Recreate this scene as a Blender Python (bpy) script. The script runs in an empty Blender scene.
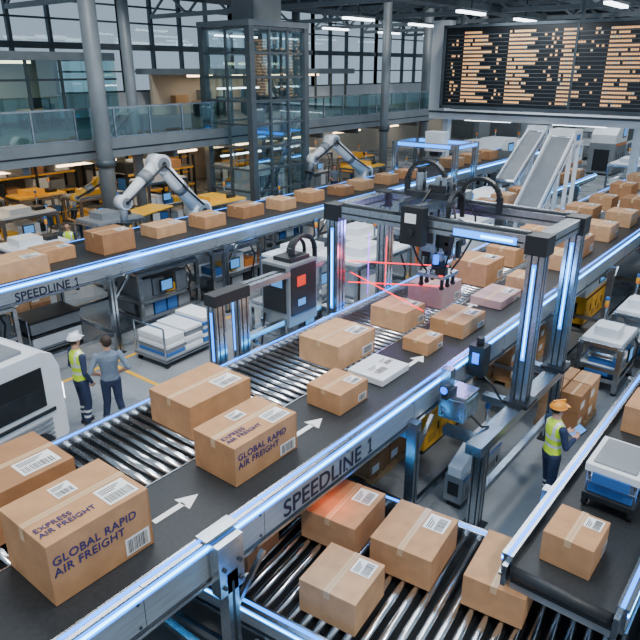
import bpy, math, random
import numpy as np
from mathutils import Vector, Matrix
random.seed(7)
D=bpy.data; S=bpy.context.scene

# ---------------------------------------------------------------- materials
def mat(name,col,rough=.5,metal=0.,noise=0.,scale=8.,emit=0.,ecol=None,bump=0.,stretch=None):
    m=D.materials.new(name); m.use_nodes=True
    nt=m.node_tree; b=nt.nodes['Principled BSDF']
    b.inputs['Base Color'].default_value=(*col,1); b.inputs['Roughness'].default_value=rough
    b.inputs['Metallic'].default_value=metal
    if emit>0:
        b.inputs['Emission Color'].default_value=(*(ecol or col),1); b.inputs['Emission Strength'].default_value=emit
    if noise>0 or bump>0:
        tc=nt.nodes.new('ShaderNodeTexCoord'); n=nt.nodes.new('ShaderNodeTexNoise')
        n.inputs['Scale'].default_value=scale; n.inputs['Detail'].default_value=5
        src=tc.outputs['Object']
        if stretch:
            mp=nt.nodes.new('ShaderNodeMapping'); mp.inputs['Scale'].default_value=stretch
            nt.links.new(src,mp.inputs[0]); src=mp.outputs[0]
        nt.links.new(src,n.inputs['Vector'])
        if noise>0:
            r=nt.nodes.new('ShaderNodeValToRGB')
            r.color_ramp.elements[0].position=.3; r.color_ramp.elements[1].position=.7
            r.color_ramp.elements[0].color=(*[max(0,c*(1-noise)) for c in col],1)
            r.color_ramp.elements[1].color=(*[min(1,c*(1+noise)) for c in col],1)
            nt.links.new(n.outputs['Fac'],r.inputs[0]); nt.links.new(r.outputs[0],b.inputs['Base Color'])
        if bump>0:
            bp=nt.nodes.new('ShaderNodeBump'); bp.inputs['Strength'].default_value=bump; bp.inputs['Distance'].default_value=.02
            nt.links.new(n.outputs['Fac'],bp.inputs['Height']); nt.links.new(bp.outputs[0],b.inputs['Normal'])
    return m
ALU=mat('aluminium',(.48,.52,.56),.27,1,.15,3,stretch=(1,6,6))
ALP=mat('anodised_panel',(.30,.34,.375),.35,.45,.12,3,stretch=(1,8,8))
ALUD=mat('aluminium_groove',(.04,.045,.05),.45,.6)
STEEL=mat('roller_steel',(.6,.63,.66),.2,1,.1,5)
DSTEEL=mat('dark_steel',(.035,.04,.046),.45,.6,.2,6)
STRUCT=mat('structural_grey',(.065,.085,.10),.5,.3,.15,2)
STRUCTL=mat('structural_light',(.21,.24,.26),.5,.2,.1,2)
WHITE=mat('white_paint',(.74,.77,.80),.35,0,.05,3)
GREYP=mat('grey_paint',(.21,.23,.25),.45,.1,.1,3)
BLACK=mat('black_plastic',(.012,.013,.015),.4,0)
BELT=mat('rubber_belt',(.018,.021,.024),.5,0,.25,20)
CARD=mat('cardboard',(.48,.25,.115),.75,0,.13,5,bump=.12)
CARD2=mat('cardboard_light',(.56,.315,.16),.75,0,.13,5,bump=.12)
CARDD=mat('cardboard_dark',(.36,.175,.076),.75,0,.13,5,bump=.12)
CARDLIT=mat('violet_lit_carton',(.50,.32,.30),.7,0,.08,5)  # cardboard with the gantry's violet light mixed into its base colour
TAPE=mat('packing_tape',(.62,.41,.23),.3)
LABEL=mat('paper_label',(.85,.85,.84),.55)
INK=mat('ink',(.012,.012,.02),.6)
NAVYINK=mat('navy_ink',(.025,.02,.12),.6)
RAILINK=mat('rail_ink',(.005,.006,.022),.6)
BLUEL=mat('blue_led',(.0,.08,.9),.3,emit=3.4,ecol=(.0,.27,1))
BLUEW=mat('blue_white_led',(.2,.6,1),.3,emit=8,ecol=(.14,.66,1))
BLUED=mat('blue_led_soft',(.0,.05,.9),.3,emit=2.4,ecol=(.0,.18,1))
REDL=mat('red_laser',(1,.0,.02),.3,emit=4,ecol=(1,.0,.02))
VIOL=mat('violet_laser',(.5,.1,1),.3,emit=3,ecol=(.25,.05,1))
SCREEN=mat('screen_red',(.5,.03,.02),.2,emit=.8,ecol=(.8,.04,.02))
SCREENB=mat('screen_blue',(.05,.15,.4),.2,emit=.8,ecol=(.1,.4,.9))
WARM=mat('warm_lamp',(1,.75,.45),.3,emit=7,ecol=(1,.70,.40))
COOL=mat('cool_lamp',(1,1,1),.3,emit=7,ecol=(.85,.94,1))
YELLOW=mat('yellow_paint',(.82,.42,.02),.4,0,.08,4)
ORANGE=mat('orange_paint',(.75,.22,.03),.45,0,.08,4)
HATO=mat('helmet_amber',(.85,.30,.02),.35)
BLUEP=mat('blue_paint',(.03,.13,.38),.45,0,.08,4)
WOOD=mat('pallet_wood',(.42,.26,.13),.8,0,.25,6,stretch=(1,8,8))
WALLM=mat('wall_beige',(.42,.37,.30),.8,0,.06,1)
WALLW=mat('wall_white',(.60,.64,.68),.7,0,.05,1)
HIVIS=mat('hivis_fabric',(.62,.88,.03),.7,0,.08,12)
REFL=mat('reflective_tape',(.75,.78,.78),.3,.2)
NAVY=mat('navy_fabric',(.022,.035,.085),.85,0,.2,14)
GREYF=mat('grey_blue_fabric',(.17,.22,.29),.85,0,.12,14)
SKIN=mat('skin',(.55,.30,.20),.55)
HAIR=mat('hair',(.03,.018,.012),.7)
LIPS=mat('lips',(.4,.12,.1),.5)
EYEW=mat('eye_white',(.8,.8,.8),.3)
BOARDB=mat('board_black',(.006,.008,.011),.3)
BOARDT=mat('board_amber',(.85,.5,.24),.5,emit=.8,ecol=(1,.46,.15))
BOARDW=mat('board_white',(.7,.6,.45),.5,emit=.3,ecol=(1,.8,.55))
def glassmat(name,tint,fac,rough=.03):
    m=D.materials.new(name); m.use_nodes=True; nt=m.node_tree
    for n in list(nt.nodes): nt.nodes.remove(n)
    o=nt.nodes.new('ShaderNodeOutputMaterial'); mx=nt.nodes.new('ShaderNodeMixShader')
    t=nt.nodes.new('ShaderNodeBsdfTransparent'); g=nt.nodes.new('ShaderNodeBsdfGlossy')
    t.inputs[0].default_value=(*tint,1); g.inputs['Roughness'].default_value=rough; g.inputs[0].default_value=(.8,.95,1,1)
    mx.inputs[0].default_value=fac
    nt.links.new(t.outputs[0],mx.inputs[1]); nt.links.new(g.outputs[0],mx.inputs[2]); nt.links.new(mx.outputs[0],o.inputs[0])
    return m
GLASS=glassmat('balustrade_glass',(.45,.74,.77),.20)
TGLASS=glassmat('tower_glass',(.72,.86,.89),.24)
def floormat():
    m=D.materials.new('concrete_floor'); m.use_nodes=True; nt=m.node_tree; b=nt.nodes['Principled BSDF']
    tc=nt.nodes.new('ShaderNodeTexCoord'); n=nt.nodes.new('ShaderNodeTexNoise'); n.inputs['Scale'].default_value=.6; n.inputs['Detail'].default_value=8
    r=nt.nodes.new('ShaderNodeValToRGB'); r.color_ramp.elements[0].color=(.16,.18,.195,1); r.color_ramp.elements[1].color=(.30,.32,.34,1)
    r.color_ramp.elements[0].position=.3; r.color_ramp.elements[1].position=.7
    r2=nt.nodes.new('ShaderNodeMapRange'); r2.inputs[3].default_value=.15; r2.inputs[4].default_value=.4
    nt.links.new(tc.outputs['Object'],n.inputs[0]); nt.links.new(n.outputs['Fac'],r.inputs[0]); nt.links.new(r.outputs[0],b.inputs['Base Color'])
    nt.links.new(n.outputs['Fac'],r2.inputs[0]); nt.links.new(r2.outputs[0],b.inputs['Roughness'])
    return m
FLOORM=floormat()

# ---------------------------------------------------------------- mesh builder
class MB:
    def __init__(s): s.v=[];s.f=[];s.m=[];s.s=[];s.mats=[];s.M=Matrix.Identity(4)
    def mi(s,m):
        if m not in s.mats: s.mats.append(m)
        return s.mats.index(m)
    def add(s,vs,fs,m,sm=False):
        o=len(s.v); k=s.mi(m)
        s.v+= [tuple(s.M@Vector(p)) for p in vs]
        for i,f in enumerate(fs):
            s.f.append(tuple(o+j for j in f)); s.m.append(k); s.s.append(sm if isinstance(sm,bool) else sm[i])
    def bx(s,x0,x1,y0,y1,z0,z1,m):
        s.add([(x0,y0,z0),(x1,y0,z0),(x1,y1,z0),(x0,y1,z0),(x0,y0,z1),(x1,y0,z1),(x1,y1,z1),(x0,y1,z1)],
              [(3,2,1,0),(4,5,6,7),(0,1,5,4),(1,2,6,5),(2,3,7,6),(3,0,4,7)],m)
    def beam(s,p0,p1,w,h,m):
        p0=Vector(p0);p1=Vector(p1);d=(p1-p0).normalized()
        up=Vector((0,0,1)) if abs(d.z)<.95 else Vector((1,0,0))
        a=d.cross(up).normalized();b=a.cross(d).normalized()
        vs=[p+a*i*w/2+b*j*h/2 for p in(p0,p1) for i,j in((-1,-1),(1,-1),(1,1),(-1,1))]
        s.add(vs,[(0,1,2,3),(7,6,5,4),(0,4,5,1),(1,5,6,2),(2,6,7,3),(3,7,4,0)],m)
    def cyl(s,p0,p1,r,m,n=12,r2=None):
        p0=Vector(p0);p1=Vector(p1);d=(p1-p0).normalized();r2=r if r2 is None else r2
        up=Vector((0,0,1)) if abs(d.z)<.9 else Vector((1,0,0))
        a=d.cross(up).normalized();b=d.cross(a).normalized();vs=[]
        for p,rr in((p0,r),(p1,r2)):
            for i in range(n):
                t=2*math.pi*i/n; vs.append(p+a*rr*math.cos(t)+b*rr*math.sin(t))
        fs=[(i,(i+1)%n,n+(i+1)%n,n+i) for i in range(n)]+[tuple(range(n-1,-1,-1)),tuple(range(n,2*n))]
        s.add(vs,fs,m,[True]*n+[False,False])
    def tube(s,pts,r,m,n=8):
        for a,b in zip(pts[:-1],pts[1:]): s.cyl(a,b,r,m,n)
    def ell(s,c,r,m,n=12,k=8,zmin=-1.):
        vs=[];fs=[]
        a0=math.asin(max(-1,zmin))
        for j in range(k+1):
            ph=a0+(math.pi/2-a0)*j/k
            for i in range(n):
                t=2*math.pi*i/n
                vs.append((c[0]+r[0]*math.cos(ph)*math.cos(t),c[1]+r[1]*math.cos(ph)*math.sin(t),c[2]+r[2]*math.sin(ph)))
        for j in range(k):
            for i in range(n): fs.append((j*n+i,j*n+(i+1)%n,(j+1)*n+(i+1)%n,(j+1)*n+i))
        s.add(vs,fs,m,True)
    def prism(s,pts,y0,y1,m):
        n=len(pts); vs=[(x,y0,z) for x,z in pts]+[(x,y1,z) for x,z in pts]
        fs=[tuple(range(n)),tuple(range(2*n-1,n-1,-1))]+[(i,n+i,n+(i+1)%n,(i+1)%n) for i in range(n)]
        s.add(vs,fs,m)
    def quad(s,a,b,c,d,m): s.add([a,b,c,d],[(0,1,2,3)],m)
    def build(s,name,bevel=0,parent=None,loc=None,rot=0):
        me=D.meshes.new(name)
        xs=np.array(s.v)
        if loc is None:
            o=Vector(((xs[:,0].min()+xs[:,0].max())/2,(xs[:,1].min()+xs[:,1].max())/2,xs[:,2].min())); vv=xs-np.array(o)
        else: o=Vector(loc); vv=xs
        me.from_pydata([tuple(p) for p in vv],[],s.f)
        for m in s.mats: me.materials.append(m)
        me.polygons.foreach_set('material_index',s.m); me.polygons.foreach_set('use_smooth',s.s)
        me.update()
        ob=D.objects.new(name,me); S.collection.objects.link(ob); ob.location=o; ob.rotation_euler=(0,0,rot)
        if bevel>0:
            b=ob.modifiers.new('Bevel','BEVEL'); b.width=bevel; b.segments=2; b.limit_method='ANGLE'; b.angle_limit=.9
        if parent: ob.parent=parent
        return ob
def text(body,name,parent,loc,rot,size,m,align='CENTER',bold=.008,space=.95,cs=1.05):
    c=D.curves.new(name,'FONT'); c.body=body; c.size=size; c.align_x=align; c.align_y='CENTER'
    c.extrude=.0015; c.offset=bold*size; c.space_line=space; c.space_character=cs; c.materials.append(m)
    o=D.objects.new(name,c); S.collection.objects.link(o); o.parent=parent; o.location=loc; o.rotation_euler=rot
    return o

# ---------------------------------------------------------------- cartons
def barcode(mb,org,u,v,w,h,txt=True):
    org=Vector(org);u=Vector(u);v=Vector(v);n=u.cross(v)
    e=.003
    def q(a,b,c,d,m,k): 
        P=lambda s,t:org+u*s+v*t+n*k
        mb.quad(P(a,c),P(b,c),P(b,d),P(a,d),m)
    q(0,w,0,h,LABEL,e)
    x=.08*w; rr=random.Random(int(w*1000+org.x*77))
    while x<.88*w:
        b=w*rr.choice((.012,.02,.032)); q(x,x+b,.1*h,(.5 if txt else .88)*h,INK,e*1.6); x+=b+w*rr.choice((.014,.022,.03))
    if txt:
        for k,t in enumerate((.62,.72,.82)):
            q(.08*w,w*(.55+.12*((k*7)%3)),t*h,(t+.045)*h,INK,e*1.6)
def carton(x0,y0,z,l,w,h,m=CARD,rot=0,top=True,side=True,texts=None,name='cardboard_box'):
    mb=MB()
    mb.bx(-l/2,l/2,-w/2,w/2,0,h,m)
    e=.003
    mb.quad((-l/2,-.035,h+e),(l/2,-.035,h+e),(l/2,.035,h+e),(-l/2,.035,h+e),TAPE)
    mb.quad((-l/2-e,.035,h*.78),(-l/2-e,-.035,h*.78),(-l/2-e,-.035,h+e),(-l/2-e,.035,h+e),TAPE)
    mb.quad((-l/2,-.002,h+e*1.5),(l/2,-.002,h+e*1.5),(l/2,.002,h+e*1.5),(-l/2,.002,h+e*1.5),CARDD)
    mb.quad((l/2-.02,-w/2-e*.4,.0),(l/2,-w/2-e*.4,.0),(l/2,-w/2-e*.4,h),(l/2-.02,-w/2-e*.4,h),CARDD)
    if texts:
        barcode(mb,(l*.14,-w*.44,h+e),(1,0,0),(0,1,0),l*.3,w*.36)
        barcode(mb,(l*.2,-w/2-e,h*.07),(1,0,0),(0,0,1),l*.26,h*.3,txt=False)
        barcode(mb,(-l*.1,w*.12,h+e),(1,0,0),(0,1,0),l*.2,w*.26)
    else:
        if top: barcode(mb,(l*.08,-w*.42,h+e),(1,0,0),(0,1,0),l*.34,w*.34)
        if side: barcode(mb,(l*.14,-w/2-e,h*.12),(1,0,0),(0,0,1),l*.3,h*.36,txt=False)
    ob=mb.build(name,.006,loc=(x0+l/2,y0+w/2,z+.004),rot=rot)
    if texts:
        for body,face,px,pz,size in texts:
            if face=='side': text(body,'printed_text',ob,(px,-w/2-.006,pz),(math.pi/2,0,0),size,NAVYINK,'LEFT')
            else: text(body,'printed_text',ob,(px,pz,h+.008),(0,0,0),size,NAVYINK,'LEFT')
    return ob

# ---------------------------------------------------------------- conveyors
def conveyor(name,loc,L,W,z,lanes,legs,rot=0,rail=.1,plate=.42,up=.1,led=True,pitch=.14,label=None,arrows=(),far_led=True,legw=.14,splices=(),ledh=.05,drum=False):
    mb=MB(); H=z
    for y0,y1,s in((-rail,0,-1),(W,W+rail,1)):
        mb.bx(0,L,y0,y1,H+up-plate,H+up,ALU)
        def strip(za,zb,m,d=.012):
            if s<0: mb.bx(0,L,y0-d,y0,za,zb,m)
            else: mb.bx(0,L,y1,y1+d,za,zb,m)
        strip(H+up-plate+.065,H+up-.05-ledh,ALP,.008)
        strip(H+up-plate,H+up-plate+.035,ALU,.03); strip(H+up-.02,H+up,ALU,.016)
        strip(H+up-plate+.045,H+up-plate+.065,ALUD,.006); strip(H+up-.045-ledh,H+up-.02,ALUD,.006)
        if led and (s<0 or far_led):
            strip(H+up-.04-ledh,H+up-.028,BLUEL,.016)
            strip(H+up-.04-ledh*.64,H+up-.028-ledh*.36,BLUEW,.019)
            ym=(y0+y1)/2; mb.bx(0,L,ym-.02,ym+.02,H+up,H+up+.006,BLUEL)
    mb.bx(0,L,0,W,H-.22,H-.17,ALUD)
    x=0
    while x<L-.2:
        mb.bx(x,x+.08,0,W,H-.3,H-.22,GREYP); x+=1.5
    x=.75
    while x<L-.2:
        for dz in(.1,plate-.14): mb.cyl((x,-rail-.004,H+up-plate+dz),(x,-rail-.018,H+up-plate+dz),.016,DSTEEL,8)
        mb.bx(x+.06,x+.066,-rail-.0095,0,H+up-plate,H+up+.002,ALUD); x+=1.5
    for kind,y0,y1 in lanes:
        if kind=='belt':
            mb.bx(0,L,y0,y1,H-.08,H,BELT)
            if y1<W-.05: mb.bx(0,L,y1,y1+.02,H-.1,H+.01,ALU)
            if drum: mb.cyl((0,y0+.01,H-.07),(0,y1-.01,H-.07),.07,BELT,20); mb.bx(-.12,0,y0-.06,y0-.01,H-.2,H+.05,ALU); mb.bx(-.12,0,y1+.01,y1+.06,H-.2,H+.05,ALU)
        else:
            x=.1
            while x<L-.05:
                mb.cyl((x,y0+.01,H-.045),(x,y1-.01,H-.045),.045,STEEL,10); x+=pitch
    for lx in legs:
        for ly in(-rail-.02-legw,W+rail+.02):
            mb.bx(lx-legw/2,lx+legw/2,ly,ly+legw,0.02,H+up-plate+.12,ALU)
            mb.bx(lx-.015,lx+.015,ly-.004,ly+legw+.004,.03,H+up-plate,ALUD)
            mb.bx(lx-legw*.9,lx+legw*.9,ly-.05,ly+legw+.05,0,.025,DSTEEL)
        mb.bx(lx-.05,lx+.05,-rail,W+rail,H+up-plate-.16,H+up-plate-.03,ALU)
        mb.bx(lx-.04,lx+.04,-rail,W+rail,.45,.54,ALU)
        for ly in(-rail-.02-legw/2,W+rail+.02+legw/2):
            mb.beam((lx,ly,H-.9),(lx+.5,ly,H+up-plate),.05,.05,ALU)
    for a,b in zip(legs[:-1],legs[1:]):
        for ly in(-rail-.02-legw/2,W+rail+.02+legw/2): mb.bx(a,b,ly-.03,ly+.03,.46,.54,ALU)
    for sx in splices:
        mb.bx(sx-.16,sx+.16,-rail-.16,-rail-.03,H+up-plate-.12,H+up-.02,ALU)
        mb.bx(sx-.2,sx+.2,-rail-.05,.0,H+up,H+up+.03,ALU)
        for dx in(-.1,.1):
            for dz in(.08,.3): mb.cyl((sx+dx,-rail-.16,H-plate+dz),(sx+dx,-rail-.18,H-plate+dz),.022,DSTEEL,8)
    for ax,ay in arrows:
        zz=H+.004
        mb.quad((ax-.28,ay-.035,zz),(ax+.1,ay-.035,zz),(ax+.1,ay+.035,zz),(ax-.28,ay+.035,zz),LABEL)
        mb.add([(ax+.08,ay-.12,zz),(ax+.3,ay,zz),(ax+.08,ay+.12,zz)],[(0,1,2)],LABEL)
    ob=mb.build(name,0,loc=loc,rot=rot)
    for t in(label or []):
        to=text(t[0],'rail_lettering',ob,(t[1],-rail-.013,t[2]),(math.pi/2,0,0),t[3],RAILINK,'LEFT',bold=.014,cs=1.02)
        bpy.context.view_layer.update()
        xs=[v[0] for v in to.bound_box]; ys=[v[1] for v in to.bound_box]
        x1=t[1]+max(xs)+t[3]*.66; zb=t[2]+min(ys)+t[3]*.01; zt=t[2]+max(ys)-t[3]*.01; k=t[3]
        m1=MB(); ya=-rail-.0125; yb=-rail-.0145
        m1.bx(x1-k*.045,x1+k*.045,yb,ya,zb,zt,RAILINK); m1.bx(x1-k*.16,x1+k*.16,yb,ya,zb,zb+k*.08,RAILINK)
        m1.prism([(x1-k*.2,zt-k*.2),(x1-k*.02,zt-k*.12),(x1-k*.02,zt),(x1-k*.08,zt),(x1-k*.2,zt-k*.1)],yb,ya,RAILINK)
        m1.build('rail_numeral',0,parent=ob,loc=(0,0,0))
    return ob
X0=-1.5
conveyor('belt_conveyor',(X0,3.9,0),34,2.5,2.2,[('belt',0,1.12),('roll',1.14,2.5)],[1.4,4.7,8.2,13.5,17.5,21.5,25.5,29.5],
   plate=.50,label=[('SPEEDLINE',4.10-X0,1.985,.30)],arrows=[(3.25-X0,.6),(5.3-X0,.55),(7.8-X0,.5),(10.6-X0,.95),(13-X0,.6)],splices=[4.7,14.0],ledh=.085)
conveyor('belt_conveyor',(1.5,12.75,0),33,2.0,2.2,[('belt',0,2.0)],[2.2,6.4,10,14,18,22,26,30],
   plate=.46,label=[('SPEEDLINE',4.2,1.985,.26)],ledh=.09)
CR=math.radians(6.5)
conveyor('roller_conveyor',(6.35,.25,0),6.6,2.3,1.0,[('roll',0,2.3)],[.5,3.2,6.0],rot=math.pi/2+CR,plate=.3,pitch=.16)
conveyor('belt_conveyor',(5.2,.66,0),11.7,1.0,1.7,[('belt',0,1.0)],[1.6,5.4,9.4],plate=.3,led=True,far_led=True,drum=True)

Z=2.2
carton(1.79,4.26,Z,1.0,.78,.62,CARD,texts=[('GLOBAL RAPID\nAIR FREIGHT','side',-.47,.38,.115),('EXPRESS\nAIR FREIGHT','top',-.47,-.2,.088)])
carton(1.55,5.35,Z,1.15,.8,.55,CARDD,side=False)
carton(3.88,4.26,Z,1.0,.66,.48,CARD,texts=[('GLOBAL RAPID\nAIR FREIGHT','side',-.46,.29,.108),('EXPRESS\nAIR FREIGHT','top',-.47,-.15,.086)])
carton(4.2,5.35,Z,1.02,.78,.45,CARD,side=False)
carton(5.78,4.3,Z,.62,.56,.3,CARD)
carton(6.8,5.1,Z,.95,.76,.4,CARD2)
mb=MB(); mb.bx(-.36,.36,-.31,.31,0,.11,WHITE); barcode(mb,(-.25,-.2,.112),(1,0,0),(0,1,0),.3,.3); barcode(mb,(.1,-.1,.112),(1,0,0),(0,1,0),.22,.22)
mb.build('white_parcel',.015,loc=(7.15,4.62,Z+.004))
carton(8.68,5.12,Z,.68,.7,.36,CARD2)
carton(8.1,4.34,Z,.5,.46,.22,CARD)
carton(9.05,4.22,Z,.85,.62,.26,CARD)
carton(10.1,5.2,Z,.8,.72,.4,CARDLIT)
carton(10.75,4.3,Z,.95,.62,.16,CARDLIT)
carton(11.8,5.1,Z,.85,.8,.48,CARD)
carton(12.1,4.3,Z,.6,.5,.25,CARD2)
for i,(x,y,l,w,h) in enumerate([(13.5,5.2,.8,.7,.4),(13.9,4.2,.7,.6,.35),(15.2,4.25,.85,.65,.45),(15.6,5.3,.8,.7,.42),(17.2,4.2,.8,.7,.4),(17.4,5.3,.8,.7,.5),
    (19,5.2,.9,.8,.45),(19.2,4.2,.8,.7,.4),(21,4.3,.9,.7,.5),(21.3,5.3,.8,.7,.4),(23.2,4.2,.9,.7,.5),(23.5,5.3,.9,.7,.5),(25.5,4.4,.9,.7,.5),(26,5.4,.9,.7,.5),(28,4.3,.9,.7,.5),(28.6,5.4,.9,.7,.5)]):
    carton(x,y,Z,l,w,h,[CARD,CARD2,CARDD][i%3],side=i%2==0)
for i,(x,y,l,w,h) in enumerate([(5.6,13.1,1.2,.8,.4),(7.0,13.7,.8,.7,.3),(8.3,13.3,.9,.8,.5),(10.1,13.6,1.0,.7,.3),(11.6,13.4,.8,.7,.35),(13.2,13.5,.9,.7,.35),(14.8,13.4,.7,.7,.33),
    (16.3,13.5,.8,.7,.35),(18,13.4,.7,.7,.3),(19.3,13.5,.8,.7,.33),(21,13.4,.7,.7,.35),(22.6,13.5,.8,.7,.33),(26.5,13.5,1,.8,.4),(28.3,13.5,1,.8,.4),(30.2,13.5,1,.8,.4)]):
    carton(x,y,Z,l,w,h,[CARD2,CARD,CARDD][i%3],side=False)
for x,y,l,w,h,m in[(3.95,2.78,.66,.68,.42,CARD2),(4.85,3.45,.8,.75,.42,CARD),(4.95,2.5,.82,.75,.42,CARD),(5.1,1.5,.85,.66,.40,CARD),(3.9,4.25,.6,.8,.4,CARDD)]:
    carton(x,y,1.0,l,w,h,m,rot=CR,side=False)
carton(5.45,.98,1.7,.55,.5,.36,CARD)
carton(8.6,.98,1.7,.7,.55,.4,CARD); carton(9.6,1.0,1.7,.6,.5,.35,CARD2); carton(10.9,.98,1.7,.8,.6,.4,CARD); carton(12.6,.98,1.7,.8,.6,.4,CARD2)
mb=MB()
mb.bx(-.36,.36,-.28,.28,.12,.2,DSTEEL)
for x in(-.28,.28):
    for y in(-.25,.25):
        mb.cyl((x,y-.03,.07),(x,y+.03,.07),.07,BLACK,12); mb.bx(x-.02,x+.02,y-.02,y+.02,.15,.5,ALU)
mb.bx(-.32,.32,-.24,.24,.2,.32,BLUEP); mb.bx(-.34,.34,-.26,.26,.33,.36,ALU)
mb.bx(-.36,.36,-.29,.29,.48,.58,WHITE); mb.bx(-.3,.3,-.23,.23,.58,.6,GREYP); mb.bx(-.38,-.34,-.2,.2,.36,.5,BLUEP)
mb.build('tote_trolley',.01,loc=(6.95,1.16,1.706))

# ---------------------------------------------------------------- gantries
def profile(mb,x,y,z0,z1,w=.24):
    mb.bx(x-w/2,x+w/2,y-w/2,y+w/2,z0,z1,ALU)
    for d in(-.05,.05):
        mb.bx(x+d-.012,x+d+.012,y-w/2-.003,y+w/2+.003,z0+.02,z1-.02,ALUD)
        mb.bx(x-w/2-.003,x+w/2+.003,y+d-.012,y+d+.012,z0+.02,z1-.02,ALUD)
def arc(c,ax,r,a0,a1,n=14): 
    return [(c[0]+ax[0]*r*math.cos(a0+(a1-a0)*i/n),c[1]+ax[1]*r*math.cos(a0+(a1-a0)*i/n),c[2]+r*math.sin(a0+(a1-a0)*i/n)) for i in range(n+1)]
def chain(mb,c,ax,r,w=.1,t=.05,n=14):
    pts=arc(c,ax,r,0,math.pi,n)
    for a,b in zip(pts[:-1],pts[1:]):
        mb.beam(a,b,w,t,BLACK)
        m=(Vector(a)+Vector(b))/2; mb.beam(m-(Vector(b)-Vector(a))*.12,m+(Vector(b)-Vector(a))*.12,w*1.15,t*1.2,DSTEEL)
    for e in(pts[0],pts[-1]): mb.beam(e,(e[0],e[1],e[2]-.2),w,t,BLACK)
mb=MB()
GX=(8.8,10.4); GY=(3.05,6.68); GT=4.2
for gx in GX:
    for gy in GY:
        zb=1.6 if gy<4 else 1.5
        profile(mb,gx,gy,zb,GT)
        mb.bx(gx-.16,gx+.16,gy-.16,gy+.16,GT-.26,GT+.02,BLACK)
        mb.bx(gx-.2,gx+.2,gy-.2,gy+.2,zb-.06,zb,DSTEEL)
    mb.bx(gx-.11,gx+.11,GY[0],GY[1],GT-.2,GT,ALU); mb.bx(gx-.114,gx+.114,GY[0]+.2,GY[1]-.2,GT-.13,GT-.1,ALUD)
    mb.bx(gx-.06,gx+.06,GY[0]+.15,GY[1]-.15,GT,GT+.03,ALUD); mb.bx(gx-.03,gx+.03,GY[0]+.15,GY[1]-.15,GT+.03,GT+.05,STEEL)
for gy in GY:
    mb.bx(GX[0],GX[1],gy-.11,gy+.11,GT-.2,GT,ALU); mb.bx(GX[0]+.15,GX[1]-.15,gy-.114,gy+.114,GT-.13,GT-.1,ALUD)
for gx,gy in((8.8,3.05),(10.4,3.05),(8.8,6.68)):
    mb.bx(gx-.128,gx-.12,gy-.03,gy+.03,2.3,3.8,BLUEL); mb.bx(gx-.131,gx-.128,gy-.01,gy+.01,2.35,3.75,BLUEW)
mb.bx(7.2,10.8,2.93,3.17,1.38,1.54,ALU); mb.bx(7.2,10.8,6.6,6.8,1.3,1.44,ALU)
for x in(7.5,8.8,10.4): mb.bx(x-.08,x+.08,3.17,3.64,1.4,1.52,ALU)
for x in(7.5,10.6):
    for y in(3.05,6.72):
        profile(mb,x,y,.02,1.4,.18); mb.bx(x-.16,x+.16,y-.16,y+.16,0,.03,DSTEEL)
mb.bx(7.5,10.6,3.0,3.1,.5,.6,ALU)
mb.bx(8.7,10.5,4.95,5.07,GT+.05,GT+.2,ALU); mb.bx(8.7,10.5,5.35,5.47,GT+.05,GT+.2,ALU)
mb.bx(9.3,9.8,4.85,5.6,GT+.2,GT+.3,DSTEEL); mb.bx(9.35,9.75,4.9,5.2,GT+.3,GT+.42,BLACK)
mb.cyl((9.45,5.4,GT+.3),(9.45,5.4,GT+.6),.09,ALU,14); mb.cyl((9.45,5.4,GT+.6),(9.45,5.4,GT+.68),.07,BLACK,14)
mb.bx(8.52,8.68,4.8,5.2,GT-.4,GT+.2,BLACK); mb.bx(8.51,8.52,4.92,5.12,GT-.05,GT+.1,WHITE); mb.cyl((8.52,5.0,GT-.2),(8.47,5.0,GT-.2),.06,DSTEEL,12)
mb.bx(8.672,8.688,3.35,4.35,GT-.16,GT-.06,BLUEL); mb.bx(8.665,8.69,3.3,4.4,GT-.19,GT-.17,DSTEEL); mb.bx(8.67,8.686,3.4,3.9,GT-.13,GT-.09,BLUEW)
zx,zy=9.5,5.0
mb.bx(zx-.11,zx+.11,zy-.11,zy+.11,3.35,GT+.55,ALU); mb.bx(zx-.115,zx+.115,zy-.02,zy+.02,3.4,GT+.5,ALUD)
mb.bx(zx-.17,zx+.17,zy-.17,zy+.17,3.75,4.0,BLACK); mb.bx(zx-.2,zx-.1,zy-.3,zy-.1,3.5,3.95,DSTEEL); mb.bx(zx+.1,zx+.25,zy-.28,zy-.05,3.45,3.85,GREYP)
mb.bx(zx-.24,zx+.24,zy-.22,zy-.12,3.52,3.62,ALU); mb.cyl((zx-.1,zy-.3,3.5),(zx-.1,zy-.3,3.85),.05,STEEL,12); mb.cyl((zx+.12,zy-.3,3.4),(zx+.12,zy-.3,3.7),.045,BLACK,12)
mb.bx(zx-.34,zx-.2,zy-.1,zy+.2,3.55,4.1,ALU); mb.bx(zx-.36,zx-.34,zy-.05,zy+.15,3.7,4.0,BLACK); mb.bx(zx+.12,zx+.32,zy+.0,zy+.3,3.6,4.15,DSTEEL)
mb.cyl((zx-.3,zy-.28,3.72),(zx+.3,zy-.28,3.72),.035,STEEL,10); mb.bx(zx-.3,zx-.18,zy-.34,zy-.22,3.6,3.84,BLACK); mb.bx(zx+.18,zx+.3,zy-.34,zy-.22,3.6,3.84,ALU)
mb.cyl((zx,zy,3.35),(zx,zy,3.2),.12,DSTEEL,16); mb.cyl((zx,zy,3.2),(zx,zy,3.14),.16,ALU,16)
mb.bx(zx-.26,zx+.26,zy-.26,zy+.26,3.08,3.14,ALU)
for dx,dy in((-.2,-.2),(.2,-.2),(-.2,.2),(.2,.2),(0,-.2),(0,.2)):
    mb.cyl((zx+dx,zy+dy,3.08),(zx+dx,zy+dy,2.94),.032,BLACK,10); mb.cyl((zx+dx,zy+dy,2.94),(zx+dx,zy+dy,2.89),.052,DSTEEL,10,.035)
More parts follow.
